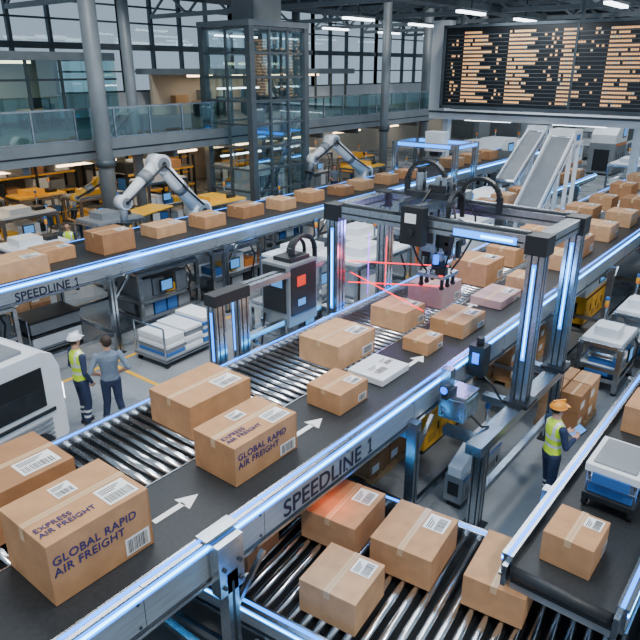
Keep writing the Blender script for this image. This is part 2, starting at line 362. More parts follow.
mb.cyl((zx-.28,zy-.1,3.5),(zx-.28,zy-.1,3.35),.05,BLUED,12); mb.cyl((zx+.3,zy-.15,3.8),(zx+.3,zy-.15,3.3),.035,STEEL,10)
mb.cyl((zx-.25,zy+.28,3.7),(zx-.25,zy+.28,3.3),.03,ORANGE,8); mb.bx(zx-.14,zx+.1,zy+.12,zy+.25,3.4,3.9,DSTEEL)
mb.bx(zx-.32,zx-.2,zy-.3,zy-.12,3.18,3.3,BLACK); mb.cyl((zx-.26,zy-.21,3.18),(zx-.26,zy-.21,3.15),.04,REDL,10)
chain(mb,(9.45,5.3,GT+.42),(0,1),.36); chain(mb,(9.75,4.45,GT+.2),(0,1),.34); chain(mb,(9.2,4.6,GT+.15),(1,0),.24,.07,.04)
for k,(dx,dy) in enumerate(((-.2,-.35),(.22,-.38),(.3,.2),(-.3,.25))):
    mb.tube([(zx+dx*.5,zy+dy*.6,GT+.35),(zx+dx*1.5,zy+dy*1.2,4.1),(zx+dx*1.7,zy+dy*1.2,3.8),(zx+dx*1.2,zy+dy*.8,3.4),(zx+dx*.5,zy+dy*.5,3.15)],.018,[BLACK,BLACK,BLUEP,BLACK][k])
gan=mb.build('gantry_pick_robot',.008)
mb=MB()
for y,z in((6.55,3.15),(6.55,2.75)):
    mb.cyl((9.0,y,z),(10.3,5.2,z-.15),.009,REDL,6)
mb.cyl((9.0,6.5,2.95),(8.9,4.9,2.6),.008,REDL,6)
mb.cyl((9.5,6.45,3.6),(9.5,6.45,2.4),.010,VIOL,6); mb.cyl((10.1,6.45,3.4),(10.1,6.45,2.4),.008,REDL,6)
ob=mb.build('scanner_beams',0)
ob.parent=gan; ob.location=Vector(ob.location)-gan.location
mb=MB()
for x in(6.0,6.5): profile(mb,x,6.82,.02,3.2,.2)
mb.bx(5.88,6.62,6.7,6.94,3.1,3.28,BLACK)
for y in(6.76,6.9): mb.bx(6.1,8.5,y-.05,y+.05,3.16,3.26,ALU)
mb.bx(6.6,8.5,6.78,6.88,2.3,2.4,ALU)
mb.bx(6.24,6.26,6.7,6.72,2.3,3.1,BLUEL); mb.bx(5.89,5.897,6.80,6.84,2.2,3.0,BLUEL)
mb.bx(7.55,8.3,6.72,7.35,2.25,3.35,GREYP); mb.bx(7.53,7.55,6.78,7.3,2.5,3.3,BLACK)
mb.bx(7.6,8.25,6.70,6.72,2.45,3.3,BLACK); mb.bx(7.52,7.53,6.85,7.1,2.95,3.15,SCREENB); mb.bx(7.74,7.96,6.69,6.70,2.95,3.13,SCREEN); mb.bx(7.75,7.95,6.685,6.69,2.6,2.72,SCREENB)
for x in(7.7,8.15): mb.bx(x-.06,x+.06,7.0,7.12,0,2.25,ALU)
mb.cyl((7.9,6.95,3.35),(7.9,6.95,3.55),.06,DSTEEL,12); mb.bx(7.7,8.2,6.8,7.2,3.35,3.42,BLACK)
chain(mb,(8.2,6.95,3.4),(1,0),.32,.08,.045); chain(mb,(8.25,7.15,3.4),(1,0),.22,.06,.035)
mb.tube([(7.55,7.3,2.4),(7.35,7.2,1.9),(7.2,6.95,1.6),(7.1,6.9,.8)],.02,BLACK)
mb.build('scanner_control_frame',.008)
mb=MB()
mb.bx(7.35,7.8,3.3,3.7,1.72,2.12,ALU); mb.bx(7.33,7.35,3.34,3.66,1.78,2.06,STEEL); mb.bx(7.4,7.75,3.29,3.3,1.78,2.06,STEEL)
mb.bx(7.5,7.65,3.62,3.78,2.1,2.4,ALU)
mb.cyl((7.18,3.55,2.25),(7.36,3.55,2.25),.075,DSTEEL,14,.05); mb.cyl((7.165,3.55,2.25),(7.18,3.55,2.25),.055,BLUED,14)
mb.bx(7.2,7.5,3.5,3.6,2.1,2.2,DSTEEL)
mb.tube([(7.6,3.3,1.75),(7.65,3.15,1.6),(7.8,3.1,1.55)],.018,BLACK)
for z in(1.8,2.04):
    for y in(3.37,3.63): mb.cyl((7.33,y,z),(7.32,y,z),.014,DSTEEL,8)
mb.build('sensor_head',.01)
mb=MB()
mb.bx(8.3,8.55,3.5,3.75,2.0,2.5,DSTEEL); mb.bx(8.29,8.3,3.57,3.68,2.22,2.4,BLUED); mb.bx(8.35,8.5,3.7,3.77,2.0,2.1,ALU)
mb.cyl((8.42,3.62,2.5),(8.42,3.62,2.62),.06,BLACK,12); mb.tube([(8.42,3.6,2.05),(8.4,3.35,1.9),(8.5,3.2,1.6)],.02,BLACK)
mb.build('barcode_reader',.008)
mb=MB()
for x in(24.2,26.0):
    for y in(12.3,15.2): profile(mb,x,y,0,3.5,.22)
    mb.bx(x-.12,x+.12,12.3,15.2,3.3,3.5,ALU); mb.bx(x-.14,x-.12,12.5,15.0,3.34,3.48,BLUEL)
for y in(12.3,15.2): mb.bx(24.2,26,y-.1,y+.1,3.3,3.5,ALU)
mb.bx(24.28,25.9,12.18,12.19,3.34,3.46,BLUEL)
mb.bx(24.8,25.4,13.3,14.1,3.1,3.9,WHITE); mb.bx(24.9,25.3,13.5,13.9,2.9,3.1,BLACK)
mb.build('inspection_gantry',.01)

# ---------------------------------------------------------------- robot arms
def arm(name,base,sh,el,wr,tool,r=.22,WH=WHITE):
    mb=MB(); base=Vector(base);sh=Vector(sh);el=Vector(el);wr=Vector(wr);tool=Vector(tool)
    mb.cyl(base,base+Vector((0,0,.12)),r*2.2,DSTEEL,20)
    mb.cyl(base+Vector((0,0,.12)),Vector((sh.x,sh.y,sh.z-.35)),r*1.5,WH,20,r*1.25)
    mb.cyl(Vector((sh.x,sh.y,sh.z-.38)),Vector((sh.x,sh.y,sh.z-.2)),r*1.45,GREYP,20)
    n=Vector((0,1,0))
    def joint(p,rr,w):
        mb.cyl(p-n*w,p+n*w,rr,WH,20); mb.cyl(p-n*(w+.04),p+n*(w+.04),rr*.72,GREYP,20); mb.cyl(p-n*(w+.05),p+n*(w+.05),rr*.3,DSTEEL,12)
    joint(sh,r*1.35,r*1.2); joint(el,r*1.15,r); joint(wr,r*.8,r*.7)
    off=n*r*.25
    mb.cyl(sh-off,el-off,r*1.0,WH,16,r*.82); mb.cyl(el+off,wr+off*.3,r*.85,WH,16,r*.55)
    mid=sh.lerp(el,.5); mb.cyl(mid-(el-sh).normalized()*.12-off,mid+(el-sh).normalized()*.12-off,r*.96,GREYP,16)
    mid=el.lerp(wr,.3); mb.cyl(mid,mid+(wr-el).normalized()*.3,r*.9,GREYP,16)
    mb.cyl(wr,tool,r*.5,GREYP,14,r*.4); d=(tool-wr).normalized()
    mb.cyl(tool,tool+d*.06,r*.9,DSTEEL,14)
    for s in(-1,1): mb.beam(tool+d*.06+n*s*r*.6,tool+d*.35+n*s*r*.45,.06,.09,DSTEEL)
    mb.tube([sh-n*r*1.3+Vector((0,0,.2)),sh.lerp(el,.5)-n*r*1.5,el-n*r*1.3,el.lerp(wr,.6)-n*r*1.1,wr-n*r*.8],.035,BLACK)
    return mb.build(name,0)
arm('robot_arm',(13.5,15.9,0),(13.5,15.9,2.15),(12.1,15.9,3.75),(10.6,15.7,2.85),(10.5,15.6,2.3),.25)
arm('robot_arm',(23,16.0,0),(23,16.0,2.2),(20.7,16,3.7),(19.4,15.9,3.15),(19.2,15.9,2.7),.23)
def chute(x0,x1,y,z0,z1,w=.8):
    mb=MB(); a=Vector((x0,y,z0)); b=Vector((x1,y,z1))
    for s in(-1,1):
        o=Vector((0,s*w/2,0)); mb.beam(a+o,b+o,.07,.34,WHITE); mb.beam(a+o+Vector((0,s*.04,.0)),b+o+Vector((0,s*.04,.0)),.012,.05,DSTEEL)
    mb.beam(a,b,w-.06,.08,GREYP)
    for p in(a,b): mb.cyl(p+Vector((0,-w/2,0)),p+Vector((0,w/2,0)),.11,STEEL,16)
    for t in(.12,.55,.92):
        p=a.lerp(b,t)
        for s in(-1,1): mb.bx(p.x-.06,p.x+.06,y+s*w/2-.06,y+s*w/2+.06,0,p.z,WHITE)
        mb.bx(p.x-.04,p.x+.04,y-w/2,y+w/2,p.z*.45,p.z*.45+.1,WHITE)
    mb.bx(b.x-.1,b.x+.7,y-w/2-.05,y+w/2+.05,b.z-.25,b.z+.25,WHITE); mb.bx(b.x+.1,b.x+.5,y-w/2-.06,y-w/2-.05,b.z-.1,b.z+.1,BLUEP)
    for s in(-1,1): mb.bx(b.x+.5,b.x+.62,y+s*w/2-.06,y+s*w/2+.06,0,b.z-.2,WHITE)
    mb.build('inclined_chute',.01)
chute(20.3,22.9,7.65,2.0,4.2); chute(27.0,30.0,11.2,1.8,3.7)

# ---------------------------------------------------------------- floor equipment
def at(mb,x,y,rot=0,z=0): mb.M=Matrix.Translation((x,y,z))@Matrix.Rotation(rot,4,'Z'); return mb
def cabinet(x,y,l,w,h,rot=0,m=GREYP,name='sorting_machine',accent=BLUEP,scr=SCREENB):
    mb=at(MB(),x,y,rot)
    mb.bx(-l/2,l/2,-w/2,w/2,.12,h*.62,m); mb.bx(-l/2+.05,l/2-.05,-w/2+.05,w/2-.05,0.0,.12,DSTEEL)
    mb.prism([(-l/2,h*.62),(l/2,h*.62),(l/2,h),(-l*.1,h),(-l/2,h*.78)],-w/2+.04,w/2-.04,WHITE if m!=WHITE else GREYP)
    k=max(2,int(l/.5))
    for i in range(k):
        a=-l/2+.06+i*(l-.12)/k; b=a+(l-.12)/k-.05
        mb.bx(a,b,-w/2-.012,-w/2,.2,h*.55,m); mb.bx(b-.07,b-.04,-w/2-.03,-w/2-.012,h*.3,h*.42,DSTEEL)
        for q in range(4): mb.bx(a+.04,b-.1,-w/2-.015,-w/2-.01,.24+q*.04,.255+q*.04,DSTEEL)
    mb.bx(-l/2-.012,-l/2,-w*.3,w*.3,.25,h*.5,DSTEEL)
    mb.bx(l*.05,l*.35,-w/2+.02,-w/2+.04,h*.7,h*.92,BLACK); mb.bx(l*.08,l*.32,-w/2+.012,-w/2+.02,h*.73,h*.89,scr)
    mb.bx(-l/2,l/2,-w/2-.014,-w/2-.01,h*.57,h*.61,accent)
    mb.cyl((l*.4,w*.3,h),(l*.4,w*.3,h+.25),.03,ALU,8); mb.cyl((l*.4,w*.3,h+.25),(l*.4,w*.3,h+.4),.045,accent,10)
    return mb.build(name,.01)
def module(x,y,l,w,h,rot=0,m=WHITE,seed=1,name='processing_station'):
    mb=at(MB(),x,y,rot); rr=random.Random(seed)
    for sx in(-1,1):
        for sy in(-1,1):
            mb.bx(sx*l/2-.05,sx*l/2+.05,sy*w/2-.05,sy*w/2+.05,.06,h,ALU); mb.cyl((sx*l/2,sy*w/2,0),(sx*l/2,sy*w/2,.06),.06,DSTEEL,10)
    for z in(.3,h*.5,h):
        for sy in(-1,1): mb.bx(-l/2,l/2,sy*w/2-.045,sy*w/2+.045,z-.05,z+.04,ALU)
        for sx in(-1,1): mb.bx(sx*l/2-.045,sx*l/2+.045,-w/2,w/2,z-.05,z+.04,ALU)
    mb.bx(-l/2,l/2,-w/2,w/2,.26,.3,DSTEEL); mb.bx(-l/2+.03,l/2-.03,-w/2+.03,w/2-.03,h*.5,h*.5+.05,m)
    q=-l/2+.1
    while q<l/2-.3:
        a=rr.uniform(.25,.5); mb.bx(q,min(q+a,l/2-.06),-w/2+.08,w/2*rr.uniform(.1,.8),.3,.3+rr.uniform(.3,h*.5-.4 if h>1.5 else .4),[m,GREYP,DSTEEL,BLUEP,GREYP,m][rr.randrange(6)]); q+=a+.06
    q=-l/2+.12
    while q<l/2-.3:
        a=rr.uniform(.25,.55); t=rr.random(); z=h*.5+.05; b=min(q+a,l/2-.08)
        if t<.35: mb.bx(q,b,-w/2+.1,w/2-.1,z,z+rr.uniform(.2,h*.36),m)
        elif t<.6: mb.cyl((q+.14,-w/2+.15,z+.16),(q+.14,w/2-.15,z+.16),.13,STEEL,16)
        elif t<.8: mb.bx(q,b,-.2,.2,z,z+.3,DSTEEL); mb.cyl(((q+b)/2,0,z+.3),((q+b)/2,0,z+.45),.08,ALU,12)
        else: mb.bx(q,b,-w/2+.1,0,z,z+.22,[YELLOW,ORANGE,BLUEP][rr.randrange(3)])
        q+=a+.05
    mb.bx(-l/2,l/2,-w/2,w/2,h+.04,h+.1,m if (rr.random()<.6 or m==WHITE) else GREYP)
    mb.bx(-l*.3,l*.1,-w*.3,w*.3,h+.1,h+.3,m); mb.bx(l*.2,l*.4,-w*.2,w*.2,h+.1,h+.22,DSTEEL)
    mb.bx(-l*.2,l*.02,-w/2-.1,-w/2-.06,h*.62,h*.62+.32,BLACK); mb.bx(-l*.18,0,-w/2-.108,-w/2-.1,h*.62+.03,h*.62+.29,SCREENB)
    mb.bx(-l/2-.05,-l/2-.04,-w*.3,w*.3,.4,h*.46,BLUEP if name=='label_printer' else GREYP)
    mb.tube([(l*.3,-w/2,h),(l*.34,-w/2-.12,h*.8),(l*.3,-w/2-.1,h*.55),(l*.36,-w/2,.4)],.025,BLACK)
    mb.cyl((l*.42,w*.35,h),(l*.42,w*.35,h+.45),.03,ALU,8)
    for i,c in enumerate((ORANGE,YELLOW,BLUEP)): mb.cyl((l*.42,w*.35,h+.45+i*.08),(l*.42,w*.35,h+.53+i*.08),.045,c,10)
    return mb.build(name,.006)
def trolley(x,y,l,w,rot=0,load='mail',name='mail_trolley'):
    mb=at(MB(),x,y,rot)
    for sx in(-1,1):
        for sy in(-1,1):
            cx,cy=sx*(l/2-.1),sy*(w/2-.08)
            mb.cyl((cx,cy-.025,.07),(cx,cy+.025,.07),.07,BLACK,12); mb.bx(cx-.02,cx+.02,cy-.04,cy+.04,.1,.16,DSTEEL)
    mb.bx(-l/2,l/2,-w/2,w/2,.16,.26,GREYP); mb.bx(-l/2,l/2,-w/2-.01,w/2+.01,.2,.225,DSTEEL)
    for sy in(-1,1): mb.tube([(-l/2+.03,sy*(w/2-.04),.26),(-l/2+.03,sy*(w/2-.04),1.0)],.022,ALU)
    mb.tube([(-l/2+.03,-(w/2-.04),1.0),(-l/2+.03,w/2-.04,1.0)],.022,ALU)
    rr=random.Random(int(x*31+y*17))
    if load=='mail':
        for r_ in range(3):
            z=.26
            for k in range(rr.randrange(5,8)):
                a=-l/2+.1+r_*(l-.15)/3; d=rr.uniform(-.03,.03); t=rr.uniform(.07,.13)
                mb.bx(a+d,a+(l-.15)/3-.04+d,-w/2+.06+d,w/2-.06+d,z,z+t,[WHITE,LABEL,WHITE,WHITE,BLUEP,GREYP,LABEL][rr.randrange(7)]); z+=t+.003
    elif load=='bins':
        for k in range(2):
            z0=.26+k*.36
            mb.bx(-l/2+.1,l/2-.05,-w/2+.04,w/2-.04,z0,z0+.3,[WHITE,GREYP][k]); mb.bx(-l/2+.07,l/2-.02,-w/2+.02,w/2-.02,z0+.27,z0+.33,DSTEEL)
    else:
        z=.26
        for k in range(2):
            for q in range(2):
                a=-l/2+.12+q*(l-.2)/2
                mb.bx(a,a+(l-.2)/2-.04,-w/2+.06,w/2-.08,z,z+.36,[CARD,CARD2,CARDD][rr.randrange(3)])
                mb.bx(a,a+(l-.2)/2-.04,-.03,.03,z+.36,z+.362,TAPE)
            z+=.37
    return mb.build(name,.006)
def pallet(x,y,rot=0,lay=2,name='pallet_stack'):
    mb=at(MB(),x,y,rot)
    for yy in(-.36,0,.36): mb.bx(-.6,.6,yy-.05,yy+.05,0,.1,WOOD)
    for i in range(6): mb.bx(-.6+i*.21,-.45+i*.21,-.4,.4,.1,.13,WOOD)
    rr=random.Random(int(x*13+y*7))
    for k in range(lay):
        for a in(-.58,.01):
            for b in(-.39,.01):
                h=.36; j=rr.uniform(0,.02)
                mb.bx(a+j,a+.56,b+j,b+.37,.132+k*.365,.132+k*.365+h,[CARD,CARD2,CARDD,CARD][rr.randrange(4)])
                mb.bx(a+.05,a+.25,b+j-.003,b+j,.2+k*.365,.34+k*.365,LABEL)
                mb.bx(a+j,a+.56,b+.17,b+.21,.132+k*.365+h,.134+k*.365+h,TAPE)
    return mb.build(name,.005)
def tug(x,y,rot,m=YELLOW,name='tow_tractor'):
    mb=at(MB(),x,y,rot)
    mb.prism([(-.9,.25),(.9,.25),(.95,.5),(.85,.85),(.25,.95),(.1,.6),(-.35,.6),(-.4,.95),(-.9,.95)],-.45,.45,m)
    mb.bx(-.35,.1,-.3,.3,.6,.72,BLACK); mb.bx(-.45,-.35,-.3,.3,.7,1.15,BLACK)
    for sx in(-.6,.6):
        for sy in(-.44,.44): mb.cyl((sx,sy-.07,.24),(sx,sy+.07,.24),.24,BLACK,18); mb.cyl((sx,sy-.08,.24),(sx,sy+.08,.24),.12,GREYP,12)
    mb.tube([(.3,0,.9),(.15,0,1.15)],.025,BLACK); mb.cyl((.14,0,1.14),(.12,0,1.18),.17,BLACK,16)
    for sx in(-.85,.75):
        for sy in(-.4,.4): mb.cyl((sx,sy,.85),(sx,sy,1.95),.025,DSTEEL,8)
    mb.bx(-.95,.85,-.46,.46,1.93,1.99,m)
    mb.bx(.9,.97,-.4,-.2,.5,.62,COOL); mb.bx(.9,.97,.2,.4,.5,.62,COOL)
    return mb.build(name,.02)
mb=at(MB(),3.0,10.1,math.radians(8))
mb.prism([(-1.7,.3),(1.6,.3),(1.7,.5),(1.7,1.75),(1.6,2.0),(1.4,2.1),(-1.6,2.1),(-1.75,1.9)],-.85,.85,WHITE)
mb.bx(-1.2,1.35,-.87,-.85,1.15,1.85,BLACK); mb.bx(-1.15,1.3,-.875,-.87,1.2,1.5,DSTEEL)
mb.bx(1.69,1.715,-.72,.72,1.2,1.8,BLACK)
for k in range(6): mb.bx(1.69,1.73,-.7,.7,.52+k*.1,.57+k*.1,GREYP)
for k in range(5): mb.bx(.2,1.4,-.885,-.86,.5+k*.09,.54+k*.09,GREYP)
mb.bx(-1.5,1.5,-.88,-.85,1.0,1.06,DSTEEL)
mb.bx(1.6,1.76,-.7,.7,.3,.46,DSTEEL); mb.bx(1.7,1.74,-.82,-.74,1.1,1.4,COOL); mb.bx(1.7,1.74,.74,.82,1.1,1.4,COOL)
for sx in(-1.05,1.05):
    for sy in(-.8,.8): mb.cyl((sx,sy-.1,.36),(sx,sy+.1,.36),.36,BLACK,20); mb.cyl((sx,sy-.11,.36),(sx,sy+.11,.36),.18,GREYP,14)
mb.bx(-1.5,1.2,-.65,.65,2.1,2.16,GREYP); mb.bx(-1.3,.9,-.45,.45,2.16,2.2,DSTEEL)
for k in range(5): mb.bx(-1.2+k*.42,-.95+k*.42,-.4,.4,2.2,2.22,GREYP)
mb.build('autonomous_shuttle',.03)
trolley(7.0,14.1,1.4,.9,0,'bins','parts_trolley'); trolley(8.9,11.45,1.9,1.1,.05,'mail'); 
module(10.1,13.9,1.9,1.3,1.5,0,GREYP,3); module(12.6,13.9,1.9,1.3,1.5,0,WHITE,4); module(5.2,14.3,1.8,1.2,1.4,0,GREYP,44)
module(10.7,9.4,1.7,1.1,1.3,0,GREYP,5); module(12.7,10.6,2.2,1.3,1.8,0,WHITE,6); module(12.1,8.3,2.2,1.1,2.3,0,WHITE,7)
module(15.1,8.5,2.2,1.2,2.4,0,GREYP,8); module(15.6,10.9,2.2,1.2,1.7,0,WHITE,9); cabinet(17.9,8.6,1.8,1.2,2.1,0,GREYP); module(18.6,10.9,2.2,1.2,1.9,0,GREYP,10)
module(21.8,11.4,2.2,1.2,1.9,0,WHITE,11); cabinet(25.0,11.2,1.8,1,1.7,0,GREYP,accent=YELLOW)
cabinet(8.35,3.5,1.4,.3,.95,0,GREYP,name='power_cabinet'); cabinet(9.4,5.1,1.6,1.1,1.3,0,YELLOW,name='drive_unit',accent=ORANGE); pallet(7.9,5.2,0,2)
pallet(11.5,3.05,0,2); pallet(12.6,4.9,.1,3); module(13.7,3.0,1.2,.8,1.05,0,WHITE,21,'label_printer'); module(15.4,2.8,1.2,.8,1.2,0,WHITE,22,'label_printer')
cabinet(17.4,4.8,2.0,1.0,1.4,0,YELLOW,name='drive_unit',accent=BLACK); pallet(14.4,4.9,0,3)
pallet(20.6,3.0,0,3); module(23,3.0,2,.9,1.5,0,GREYP,23); pallet(20.8,5.2,.1,3); cabinet(15.2+.2,5.4,1.0,.9,1.3,0,YELLOW,name='drive_unit')
conveyor('belt_conveyor',(20.5,9.1,0),12,1.2,1.6,[('belt',0,1.2)],[1,5,9],plate=.3)
for i in range(7): carton(21.2+i*1.6,9.3,1.6,.8,.7,.4,[CARD,CARD2,CARDD][i%3],side=False)
conveyor('belt_conveyor',(18.0,.9,0),16,1.1,1.8,[('belt',0,1.1)],[1,5,9,13],plate=.3)
for i in range(8): carton(18.8+i*1.8,1.1,1.8,.9,.7,.45,[CARD2,CARD,CARDD][i%3],side=False)

# ---------------------------------------------------------------- building
mb=MB(); mb.bx(-8,64,-8,32,-.2,0,FLOORM); fl=mb.build('floor')
mb=MB()
for a,b in(((5.2,8.75),(15,8.75)),((4.2,12.2),(18,12.2)),((7.4,12.2),(7.4,8.75))):
    dx,dy=b[0]-a[0],b[1]-a[1]
    if abs(dx)>abs(dy): mb.bx(a[0],b[0],a[1]-.05,a[1]+.05,.001,.004,YELLOW)
    else: mb.bx(a[0]-.05,a[0]+.05,min(a[1],b[1]),max(a[1],b[1]),.0045,.006,YELLOW)
mb.bx(7,30,2.2,2.3,.001,.004,YELLOW)
mb.build('floor_marking')
mb=MB()
mb.bx(0,36,20.0,30.9,3.55,4.05,STRUCT); mb.bx(0,36,19.9,20.0,3.5,4.15,STRUCTL); mb.bx(0,36,19.88,19.9,3.75,3.8,DSTEEL)
for x in range(1,36,3): mb.bx(x,x+.2,20.0,30.9,3.25,3.55,STRUCT)
mezz=mb.build('mezzanine_floor')
mb=MB()
for xa,xb in((0,18.3),(22.2,36)):
    mb.bx(xa,xb,19.94,20.0,5.12,5.18,ALU); mb.bx(xa,xb,19.95,19.99,4.16,4.2,ALU)
    x=xa
    while x<=xb: mb.bx(x-.025,x+.025,19.93,20.0,4.15,5.15,ALU); x+=1.5
    mb.quad((xa,19.96,4.2),(xb,19.96,4.2),(xb,19.96,5.12),(xa,19.96,5.12),GLASS)
mb.build('glass_balustrade')
RZ=10.2
def column(x,y,r,h,name='steel_column'):
    mb=MB(); mb.cyl((x,y,0),(x,y,h),r,STRUCTL,20); mb.cyl((x,y,0),(x,y,.25),r*1.4,STRUCT,20); mb.cyl((x,y,3.3),(x,y,3.55),r*1.25,STRUCT,20)
    mb.cyl((x,y,h-.3),(x,y,h),r*1.5,STRUCT,20); mb.build(name)
for x,y,r in((12.6,19.4,.27),(15.2,21.2,.2),(29.5,19.3,.22),(25.6,22,.2),(36.6,21,.28),(42,14,.28),(44,21,.28),(48,9,.28)): column(x,y,r,RZ)
TST=mat('tower_steel',(.12,.145,.16),.4,.5,.1,3)
mb=MB(); tx0,tx1,ty0,ty1=18.6,21.8,18.3,20.9; TH=7.9
for x in(tx0+(tx1-tx0)/3,tx0+(tx1-tx0)*2/3):
    for y in(ty0,): mb.bx(x-.045,x+.045,y-.06,y+.06,0,TH,TST)
for x in(tx0,tx1):
    for y in(ty0,ty1): mb.bx(x-.13,x+.13,y-.13,y+.13,0,TH,TST)
for y in((ty0+ty1)/2,):
    for x in(tx0,tx1): mb.bx(x-.045,x+.045,y-.045,y+.045,0,TH,TST)
z=.8
while z<TH+.1:
    for y in(ty0,ty1): mb.bx(tx0,tx1,y-.05,y+.05,z-.045,z+.045,TST)
    for x in(tx0,tx1): mb.bx(x-.05,x+.05,ty0,ty1,z-.045,z+.045,TST)
    z+=.88
mb.bx(tx0-.15,tx1+.15,ty0-.15,ty1+.15,TH,TH+.2,STRUCTL)
mb.quad((tx0,ty0,0),(tx1,ty0,0),(tx1,ty0,TH),(tx0,ty0,TH),TGLASS)
for x in(tx0,tx1): mb.quad((x,ty0,0),(x,ty1,0),(x,ty1,TH),(x,ty0,TH),TGLASS)
mb.bx(19.4,21.1,18.9,20.3,.1,2.4,WHITE); mb.bx(19.5,20.2,18.88,18.9,.2,2.2,ALU); mb.bx(20.25,20.95,18.88,18.9,.2,2.2,ALU)
for x in(19.6,20.9): mb.bx(x-.04,x+.04,20.4,20.5,0,TH,ALU)
for zz in(2.9,5.6,7.6): mb.bx(19.0,21.4,20.55,20.65,zz,zz+.06,COOL)  # glowing strips added to brighten the tower interior
mb.beam((19.0,18.7,.2),(21.4,18.7,3.8),.1,.16,ALU); mb.beam((21.4,18.7,4.2),(19.0,18.7,7.4),.1,.16,ALU)
mb.bx(19.6,21.2,19.0,20.2,TH+.2,RZ,STRUCTL)
mb.build('glass_lift_tower')
mb=MB(); mb.bx(-8,64,31,31.3,0,3.6,WALLM); mb.bx(-8,64,31,31.3,3.6,5.2,WALLW); mb.bx(-8,64,31,31.3,RZ,12,STRUCT); mb.bx(-8,64,31,31.3,7.3,7.6,STRUCT); mb.build('wall_back')
mb=MB(); mb.bx(60,60.3,-8,31,0,4.6,WALLW); mb.bx(60,60.3,-8,31,RZ,12,STRUCT); mb.bx(59.9,60.3,-8,31,7.6,7.9,STRUCT)
for y in range(-6,30,5): mb.bx(59.85,60,y,y+3,0,3.6,STRUCTL)
mb.build('wall_end')
WG=glassmat('window_glass',(.94,.98,1),.06)
k=1
for x in range(-2,62,8):
    mb=MB(); y=31.1
    for i in range(5): mb.bx(x+i*2-.08,x+i*2+.08,y-.12,y+.12,5.2,RZ,STRUCT)
    for z in(5.2,6.2,8.6,9.4,RZ-.1): mb.bx(x,x+8,y-.06,y+.06,z,z+.09,STRUCT)
    mb.quad((x,y,5.2),(x+8,y,5.2),(x+8,y,RZ),(x,y,RZ),WG)
    mb.build('window_%d'%k); k+=1
for y in range(-8,31,8):
    mb=MB(); x=60.1; y1=min(y+8,31)
    for i in range(5):
        if y+i*2<=31: mb.bx(x-.1,x+.1,y+i*2-.09,y+i*2+.09,4.6,RZ,STRUCT)
    for z in(4.6,6.2,9.2,RZ-.1): mb.bx(x-.06,x+.06,y,y1,z,z+.12,STRUCT)
    mb.quad((x,y,4.6),(x,y1,4.6),(x,y1,RZ),(x,y,RZ),WG)
    mb.build('window_%d'%k); k+=1
mb=MB()
for x in range(14,64,8): mb.bx(x,x+4.8,-8,31.3,RZ+.5,RZ+.7,STRUCTL)
for y in range(-8,32,6): mb.bx(-8,64,y-.12,y+.12,RZ+.1,RZ+.5,STRUCT)
mb.build('ceiling')
for x in(16,24,32,38,44,50,56):
    mb=MB()
    zt=RZ-.1; zb_=RZ-1.3
    mb.bx(x-.15,x+.15,-8,30.9,zt-.2,zt+.1,STRUCT); mb.bx(x-.12,x+.12,-8,30.9,zb_,zb_+.2,STRUCTL)
    y=-8
    while y<30: mb.beam((x,y,zb_+.1),(x,y+1.5,zt),.1,.1,STRUCTL); mb.beam((x,y+1.5,zt),(x,y+3,zb_+.1),.1,.1,STRUCTL); y+=3
    mb.build('roof_truss')
mb=MB()
for y in(2,8,14.5,21.8): mb.bx(14,59.8,y-.1,y+.1,RZ-1.3,RZ-1.05,STRUCT)
for y in(5.0,11.5,17.5): mb.cyl((24,y,RZ-.75),(59.8,y,RZ-.75),.22,STRUCTL,14)
mb.build('roof_purlins_and_ducts')
mb=MB()
for x in range(28,58,6):
    for y in range(-4,30,6): mb.bx(x-1.2,x+1.2,y-.12,y+.12,8.6,8.7,COOL); mb.bx(x-1.25,x+1.25,y-.16,y+.16,8.7,8.8,GREYP); mb.bx(x-.02,x+.02,y-.02,y+.02,8.8,RZ,DSTEEL)
mb.build('linear_ceiling_lights')
mb=MB()
for y in(21.5,24.5,27.5):
    for x in range(4,36,4): mb.bx(x,x+2.4,y-.06,y+.06,3.15,3.22,WARM)
mb.build('mezzanine_strip_lights')
mb=MB()
mb.bx(0,17,24.6,30.8,6.7,7.0,STRUCTL); mb.bx(22.5,35.5,25.6,30.8,6.1,6.4,STRUCTL)
mb.bx(0,17,29.5,29.7,4.06,6.7,WALLM); mb.bx(22.5,35.5,29.5,29.7,4.06,6.1,WALLM)
x=.5
while x<17: mb.bx(x-.045,x+.045,24.6,24.72,4.06,6.7,STRUCT); x+=1.4
x=22.6
while x<35.5: mb.bx(x-.045,x+.045,25.6,25.72,4.06,6.1,STRUCT); x+=1.5
mb.bx(0,17,24.62,24.7,5.95,6.03,STRUCT)
mb.quad((9.5,24.66,4.06),(17,24.66,4.06),(17,24.66,6.7),(9.5,24.66,6.7),GLASS)
rr=random.Random(5)
x=1
while x<34:
    if not(16.0<x<22.5): mb.bx(x,x+rr.uniform(.6,1.0),29.1,29.5,4.06,4.06+rr.uniform(.9,1.9),[WALLW,DSTEEL,WOOD,GREYP,BLUEP][rr.randrange(5)])
    x+=rr.uniform(1.2,2)
ofb=mb.build('office_block')
mb=MB()
for x in list(range(1,16,3))+list(range(23,34,3)):
    zz=6.65 if x<20 else 6.05
    mb.bx(x,x+1.6,27,27.2,zz-.06,zz+.05,WARM)
osl=mb.build('strip_lights'); osl.parent=ofb; osl.location=osl.location-ofb.location
mb=MB()
